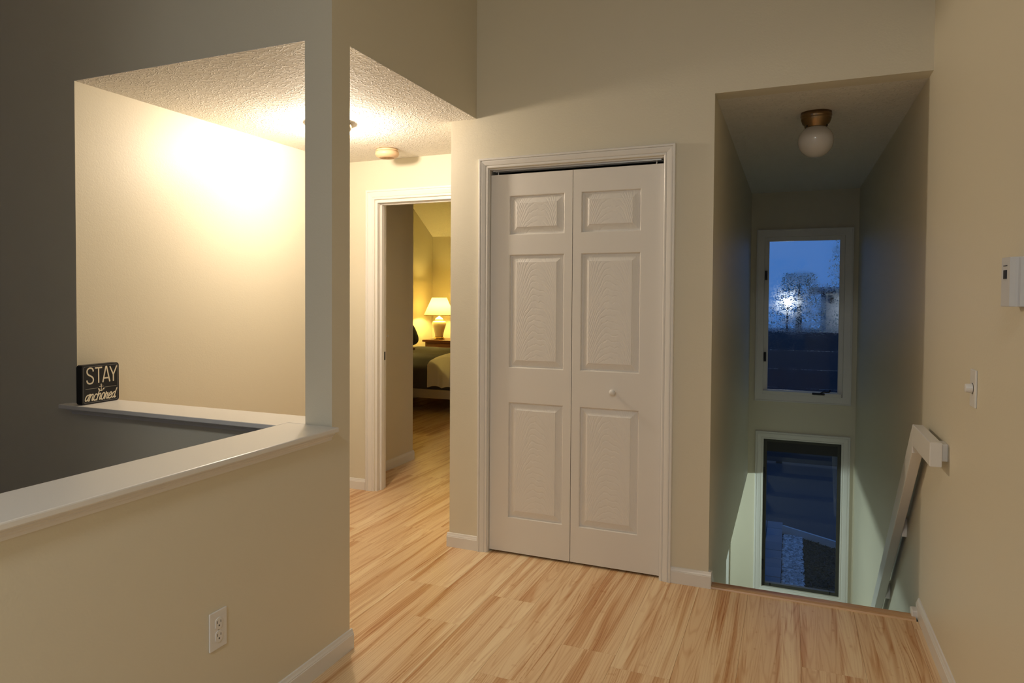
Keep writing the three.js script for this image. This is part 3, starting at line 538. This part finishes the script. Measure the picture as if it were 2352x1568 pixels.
  const fg = new THREE.ShapeGeometry(rs(SW - 0.003, SH - 0.003, 0.013)); const p = fg.attributes.position, u = fg.attributes.uv; for (let i = 0; i < p.count; i++) u.setXY(i, p.getX(i) / SW + 0.5, p.getY(i) / SH + 0.5);
  fg.translate(0, SH / 2, 0.0004);
  const face = mesh('printed_face', fg, std({ map: tex, roughness: 0.6 }), g); face.userData.label = 'dark face printed STAY anchored with a small anchor';
}
// ------------------------------------------------------------------ bedroom
{
  const b = tag(group('bed'), 'bed with dark blanket and cream comforter seen through the doorway', 'bed'); b.position.set(-2.2, 0, -4.72);   // head towards -x
  mesh('platform', boxG(-1.08, 1.05, 0.17, 0.275, -0.60, 0.60), M.bedRail, b);
  for (const [x, z] of [[-0.9, 0.42], [0.9, 0.42], [-0.9, -0.42], [0.9, -0.42]]) mesh('leg', boxG(x - 0.04, x + 0.04, 0, 0.17, z - 0.04, z + 0.04), M.bedRail, b);
  mesh('mattress', rboxG(-1.06, 1.03, 0.275, 0.685, -0.57, 0.55, 0.06, 4), M.comforter, b);
  function drape(x0, x1, lift, dropFront, scallop, round) {   // a cloth over the mattress and down its front
    const nx = 70, prof = []; const y1 = 0.69 + lift, zf = 0.575 + lift, r = 0.07;
    prof.push([-0.56, y1]); for (let i = 0; i <= 6; i++) prof.push([-0.5 + (zf - r + 0.5) * i / 6, y1]);
    for (let i = 1; i <= 6; i++) { const a = Math.PI / 2 * i / 6; prof.push([zf - r + r * Math.sin(a), y1 - r + r * Math.cos(a)]); }
    const dn = 8; for (let i = 1; i <= dn; i++) prof.push([zf, y1 - r - (y1 - r - dropFront) * i / dn]);
    const pos = [], idx = [], m = prof.length;
    for (let i = 0; i <= nx; i++) for (let j = 0; j < m; j++) {
      let x = x0 + (x1 - x0) * i / nx, [z, y] = prof[j]; const down = Math.max(0, (y1 - r - y) / (y1 - r - dropFront));
      if (round) x = x0 + (x - x0) * 1 + round * (1 - Math.min(1, Math.max(0, (y1 - y) / 0.17))) ** 2 * (1 - i / nx);
      const fold = Math.sin(x * 31) * 0.009 + Math.sin(x * 67 + 1) * 0.005;
      z += down * fold + 0.006 * (fbm(x * 7 + 3, j * 0.7, 2) - 0.5); y += (z < zf - r ? 0.016 * (fbm(x * 6, z * 7 + 9, 3) - 0.5) : 0) + scallop * down * Math.abs(Math.sin(x * 17));
      pos.push(x, y, z);
    }
    for (let i = 0; i < nx; i++) for (let j = 0; j < m - 1; j++) { const a = i * m + j, c2 = a + m; idx.push(a, a + 1, c2, a + 1, c2 + 1, c2); }
    const top = new THREE.BufferGeometry(); top.setAttribute('position', new THREE.Float32BufferAttribute(pos, 3)); top.setIndex(idx); top.computeVertexNormals();
    const uv = new Float32Array(pos.length / 3 * 2); for (let i = 0; i < uv.length / 2; i++) { uv[2 * i] = pos[3 * i]; uv[2 * i + 1] = pos[3 * i + 1] + pos[3 * i + 2]; } top.setAttribute('uv', new THREE.BufferAttribute(uv, 2));
    return top;
  }
  mesh('dark_blanket', drape(-0.95, 1.03, 0.008, 0.282, 0, 0), M.blanket, b).userData.label = 'charcoal blanket';
  mesh('comforter', drape(-0.19, 1.04, 0.045, 0.30, 0.022, 0.34), M.comforter, b).userData.label = 'cream comforter with scalloped hem';
  const pl = tag(mesh('pillow', (() => { const g = new THREE.SphereGeometry(1, 40, 24); const p = g.attributes.position; for (let i = 0; i < p.count; i++) { const s = (v) => Math.sign(v) * Math.pow(Math.abs(v), 0.55); p.setXYZ(i, 0.075 * p.getX(i) * 1.1, 0.16 * s(p.getY(i)), 0.26 * s(p.getZ(i))); } g.computeVertexNormals(); return g; })(), M.navy), 'navy pillow leaning at the head of the bed', 'pillow');
  pl.position.set(-3.03, 0.892, -4.72); pl.rotation.z = 0.42;

  const n = tag(group('nightstand'), 'dark wooden nightstand carrying the table lamp', 'nightstand'); n.position.set(-2.86, 0, -5.74);
  mesh('table_top', rboxG(-0.30, 0.36, 0.752, 0.782, -0.28, 0.30, 0.006), M.tableWood, n);
  mesh('cabinet', boxG(-0.27, 0.33, 0.08, 0.752, -0.26, 0.26), M.tableWood, n);
  const dr = mesh('drawer', rboxG(-0.24, 0.30, 0.56, 0.735, 0.26, 0.275, 0.004), M.tableWood, n); mesh('drawer_pull', new THREE.SphereGeometry(0.014, 16, 12).translate(0.03, 0.65, 0.288), M.brass, dr);
  for (const [x, z] of [[-0.23, 0.22], [0.29, 0.22], [-0.23, -0.22], [0.29, -0.22]]) mesh('leg', boxG(x - 0.025, x + 0.025, 0, 0.08, z - 0.025, z + 0.025), M.tableWood, n);

  const l = tag(group('table_lamp'), 'lit cream ceramic table lamp with a pleated conical shade', 'table lamp'); l.position.set(-3.0, 0.782, -5.66); l.scale.setScalar(1.06);
  mesh('brass_base', join([latheG([[0, 0], [0.074, 0], [0.074, 0.012], [0.066, 0.016], [0.066, 0.026], [0.058, 0.032], [0, 0.032]], 40)]), M.brass, l);
  mesh('ceramic_body', latheG([[0, 0.032], [0.052, 0.032], [0.055, 0.045], [0.060, 0.08], [0.074, 0.13], [0.090, 0.175], [0.097, 0.205], [0.095, 0.225], [0.082, 0.242], [0.058, 0.248], [0.052, 0.252]], 48), M.ceramic, l);
  mesh('lid', latheG([[0.05, 0.248], [0.052, 0.262], [0.057, 0.264], [0.054, 0.272], [0.036, 0.29], [0.014, 0.302], [0.008, 0.312], [0, 0.314]], 40), M.ceramic, l);
  mesh('stem', new THREE.CylinderGeometry(0.005, 0.005, 0.08, 12).translate(0, 0.345, 0), M.brass, l);
  const sh = [], R0 = 0.205, R1 = 0.098, Y0 = 0.325, Y1 = 0.56, NP = 240; { // pleats
    const pos = [], idx = []; for (let i = 0; i <= NP; i++) { const a = i / NP * 2 * Math.PI, k = i % 2 ? 1.0 : 0.988; for (const [r, y] of [[R0, Y0], [R1, Y1]]) pos.push(r * k * Math.cos(a), y, r * k * Math.sin(a)); if (i < NP) idx.push(2 * i, 2 * i + 1, 2 * i + 2, 2 * i + 2, 2 * i + 1, 2 * i + 3); }
    const g = new THREE.BufferGeometry(); g.setAttribute('position', new THREE.Float32BufferAttribute(pos, 3)); g.setIndex(idx); const ni = g.toNonIndexed(); ni.computeVertexNormals(); sh.push(ni);
  }
  const shade = mesh('lamp_shade', sh[0], M.shade, l);
  mesh('shade_rim', new THREE.TorusGeometry(R0 + 0.001, 0.004, 10, 64).rotateX(Math.PI / 2).translate(0, Y0, 0), M.shadeTrim, shade);
  mesh('shade_rim', new THREE.TorusGeometry(R1 + 0.001, 0.0025, 10, 64).rotateX(Math.PI / 2).translate(0, Y1, 0), M.shadeTrim, shade);
  mesh('bulb', new THREE.SphereGeometry(0.032, 24, 16).translate(0, 0.42, 0), std({ color: C(1, 1, 1), emissive: BED_LIGHT.color.clone(), emissiveIntensity: 6 }), l);
  point(BED_LIGHT, [0, 0.42, 0], 0.03, l);
  // the pair on the near side of the bed, out of sight behind the short wall; its light falls on bed and walls
  const n2 = n.clone(); n2.name = numbered('nightstand'); n2.position.z = -3.72; scene.add(n2); n2.userData = { label: 'unseen dark wooden nightstand on the near side of the bed', category: 'nightstand' };
  const l2 = l.clone(); l2.name = numbered('table_lamp'); l2.position.z = -3.74; scene.add(l2); l2.userData = { label: 'unseen lit table lamp behind the short wall, lighting the bed and bedroom walls', category: 'table lamp' };
}
// ------------------------------------------------------------------ outdoors, seen through the stair windows
{
  const GY = -1.64;
  const asphalt = std({ color: C(0.045, 0.055, 0.075), roughness: 0.95, bumpMap: paintBump, bumpScale: 0.004 });
  struct(mesh('ground', boxG(-40, 40, GY - 0.3, GY - 0.03, -80, ZS - 0.12), asphalt), 'dark ground outside');
  const walk = struct(group('paved_path'), 'grey paver path outside the lower window');
  const pav = [0, 1, 2].map((i) => std({ color: C(0.17 + 0.03 * i, 0.18 + 0.03 * i, 0.22 + 0.03 * i), roughness: 0.9 })), pg = new RoundedBoxGeometry(0.19, 0.05, 0.3, 1, 0.006);
  for (let i = 0; i < 5; i++) for (let k = 0; k < 11; k++) { const o = mesh('paver', pg, pav[Math.floor(rnd() * 3)], walk); o.position.set(1.404 - 0.196 * i, GY - 0.025 + rr(-0.003, 0.003), ZS - 0.30 - 0.306 * k); }
  const bed = struct(mesh('planting_bed', boxG(1.5, 3.4, GY - 0.05, GY - 0.02, -6.6, ZS - 0.12), std({ color: C(0.02, 0.02, 0.02), roughness: 1 })), 'dark mulch bed outside');
  function scatter(name, n, x0, x1, z0, z1, g, m, s0, s1, label) {
    const im = new THREE.InstancedMesh(g, m, n), d = new THREE.Object3D(), c = new THREE.Color();
    for (let i = 0; i < n; i++) { d.position.set(rr(x0, x1), GY - 0.012 + rr(0, 0.012), rr(z0, z1)); d.rotation.set(rr(-0.5, 0.5), rr(0, 6.28), rr(-0.5, 0.5)); d.scale.setScalar(rr(s0, s1)); d.updateMatrix(); im.setMatrixAt(i, d.matrix); const v = rr(0.35, 1); im.setColorAt(i, c.setRGB(v, v, v)); }
    im.name = name; im.userData.kind = 'stuff'; im.userData.label = label; im.userData.category = name.split('_').pop(); scene.add(shadows(im));
  }
  const pebble = new THREE.IcosahedronGeometry(1, 1); pebble.scale(1, 0.6, 0.8);
  scatter('pale_gravel', 3600, 1.515, 1.72, -6.5, ZS - 0.15, pebble, std({ color: C(0.62, 0.66, 0.70), roughness: 0.9 }), 0.012, 0.026, 'strip of pale gravel beside the path');
  const chip = new THREE.BoxGeometry(2.2, 0.5, 0.7);
  scatter('dark_mulch', 6000, 1.70, 2.9, -6.5, ZS - 0.15, chip, std({ color: C(0.05, 0.05, 0.052), roughness: 1 }), 0.010, 0.02, 'dark bark mulch beside the gravel');
  tag(mesh('edging_strip', (() => { const g = new THREE.BoxGeometry(1.9, 0.12, 0.035); g.rotateY(-Math.atan2(6.636 - 6.23, 0.58)); g.translate(1.502 + 0.95 * 0.82, GY + 0.02, -6.636 + 0.95 * 0.57); return g; })(), std({ color: C(0.5, 0.52, 0.54), roughness: 0.7 })), 'pale edging strip bordering the gravel bed', 'edging');
  // board fence
  const f = tag(group('board_fence'), 'dark horizontal board fence beyond the upper window', 'fence'); f.position.set(0, GY, -11);
  const fm = [0, 1, 2].map((i) => std({ color: C(0.050 + 0.008 * i, 0.050 + 0.007 * i, 0.058 + 0.007 * i), roughness: 0.9 }));
  for (let i = 0; i < 7; i++) mesh('board', new THREE.BoxGeometry(14, 0.335, 0.03).translate(0, 0.18 + i * 0.345, 0), fm[i % 3], f);
  for (let i = -5; i <= 5; i++) mesh('post', new THREE.BoxGeometry(0.1, 2.46, 0.1).translate(i * 1.4, 1.2, -0.07), fm[0], f);
  // post lamp
  const lampC = { color: C(0.85, 0.95, 1), cd: 3 };
  const pl = tag(group('street_lamp'), 'glowing post lamp beyond the fence', 'street lamp'); pl.position.set(1.49, GY, -12.6);
  mesh('post', latheG([[0, 0], [0.09, 0], [0.09, 0.1], [0.03, 0.16], [0.018, 2.8], [0.03, 2.86], [0, 2.86]], 20), M.darkMetal, pl);
  mesh('lamp_globe', new THREE.SphereGeometry(0.04, 24, 16).translate(0, 2.95, 0), std({ color: C(1, 1, 1), emissive: lampC.color.clone(), emissiveIntensity: 110 }), pl);
  point(lampC, [0, 2.95, 0], 0.06, pl);
  // neighbouring building with a lit wall
  const h = tag(group('neighbour_house'), 'pale neighbouring house wall lit by an unseen porch lamp', 'house'); h.position.set(4.0, GY, -19);
  mesh('house_wall', boxG(-1.55, 4.5, 0, 3.18, -4, 0), std({ color: C(0.30, 0.32, 0.34), roughness: 0.8 }), h);
  mesh('house_roof', wallX([[0.25, 3.18], [0.25, 3.24], [-4.2, 3.42], [-4.2, 3.18]], [], -1.9, 4.9), std({ color: C(0.05, 0.055, 0.06), roughness: 0.9 }), h);
  mesh('window', boxG(-1.45, -1.36, 2.9, 3.1, 0, 0.03), M.dark, h);
  mesh('unseen_porch_lamp', new THREE.SphereGeometry(0.06, 16, 12).translate(-0.75, 2.75, 0.35), std({ color: C(1, 1, 1), emissive: C(0.85, 0.95, 1), emissiveIntensity: 2 }), h);  // out of view, placed to light the neighbouring wall
  point({ color: C(0.9, 0.97, 1), cd: 1.2 }, [-0.75, 2.75, 0.35], 0.06, h);
  // trees behind the fence
  const leafG = new THREE.BufferGeometry(); leafG.setAttribute('position', new THREE.Float32BufferAttribute([0, -0.5, 0, 0.22, 0, 0.05, 0, 0.55, 0, 0, -0.5, 0, 0, 0.55, 0, -0.22, 0, 0.05], 3)); leafG.computeVertexNormals();
  const leafM = [0, 1, 2].map((i) => phys({ color: C(0.24 + 0.05 * i, 0.30 + 0.05 * i, 0.28 + 0.04 * i), roughness: 0.9, transmission: 0.3, thickness: 0, side: THREE.DoubleSide }));
  function tree(x, z, hgt, rad, n, i, label) {
    const t = tag(group('tree'), label, 'tree', undefined); t.position.set(x, GY, z);
    mesh('trunk', latheG([[0.14, 0], [0.1, 0.6], [0.07, hgt * 0.7], [0.01, hgt]], 12), std({ color: C(0.05, 0.045, 0.04), roughness: 1 }), t);
    const src = leafG.attributes.position, pos = new Float32Array(n * 18), d = new THREE.Object3D(), v = new THREE.Vector3();
    for (let k = 0; k < n; k++) {
      const hh = Math.pow(rnd(), 0.8), a = rr(0, 6.28), r = rad * (1.05 - 0.75 * hh) * Math.sqrt(rnd());
      d.position.set(r * Math.cos(a), 0.9 + (hgt - 0.7) * hh, r * Math.sin(a)); d.rotation.set(rr(0, 6.28), rr(0, 6.28), rr(0, 6.28)); d.scale.setScalar(rr(0.035, 0.085)); d.updateMatrix();
      for (let q = 0; q < 6; q++) { v.fromBufferAttribute(src, q).applyMatrix4(d.matrix); pos.set([v.x, v.y, v.z], 18 * k + 3 * q); }
    }
    const g = new THREE.BufferGeometry(); g.setAttribute('position', new THREE.BufferAttribute(pos, 3)); g.computeVertexNormals();
    mesh('foliage', g, leafM[i], t);
  }
  tree(0.0, -14, 6.4, 1.15, 13000, 0, 'tall leafy tree left of the post lamp');
  tree(3.15, -14.6, 6.8, 1.2, 15000, 1, 'tall leafy tree right of the post lamp');
  tree(1.75, -17.4, 3.5, 1.25, 6000, 2, 'lower leafy tree in the gap behind the post lamp');
}
renderer.render(scene, camera);
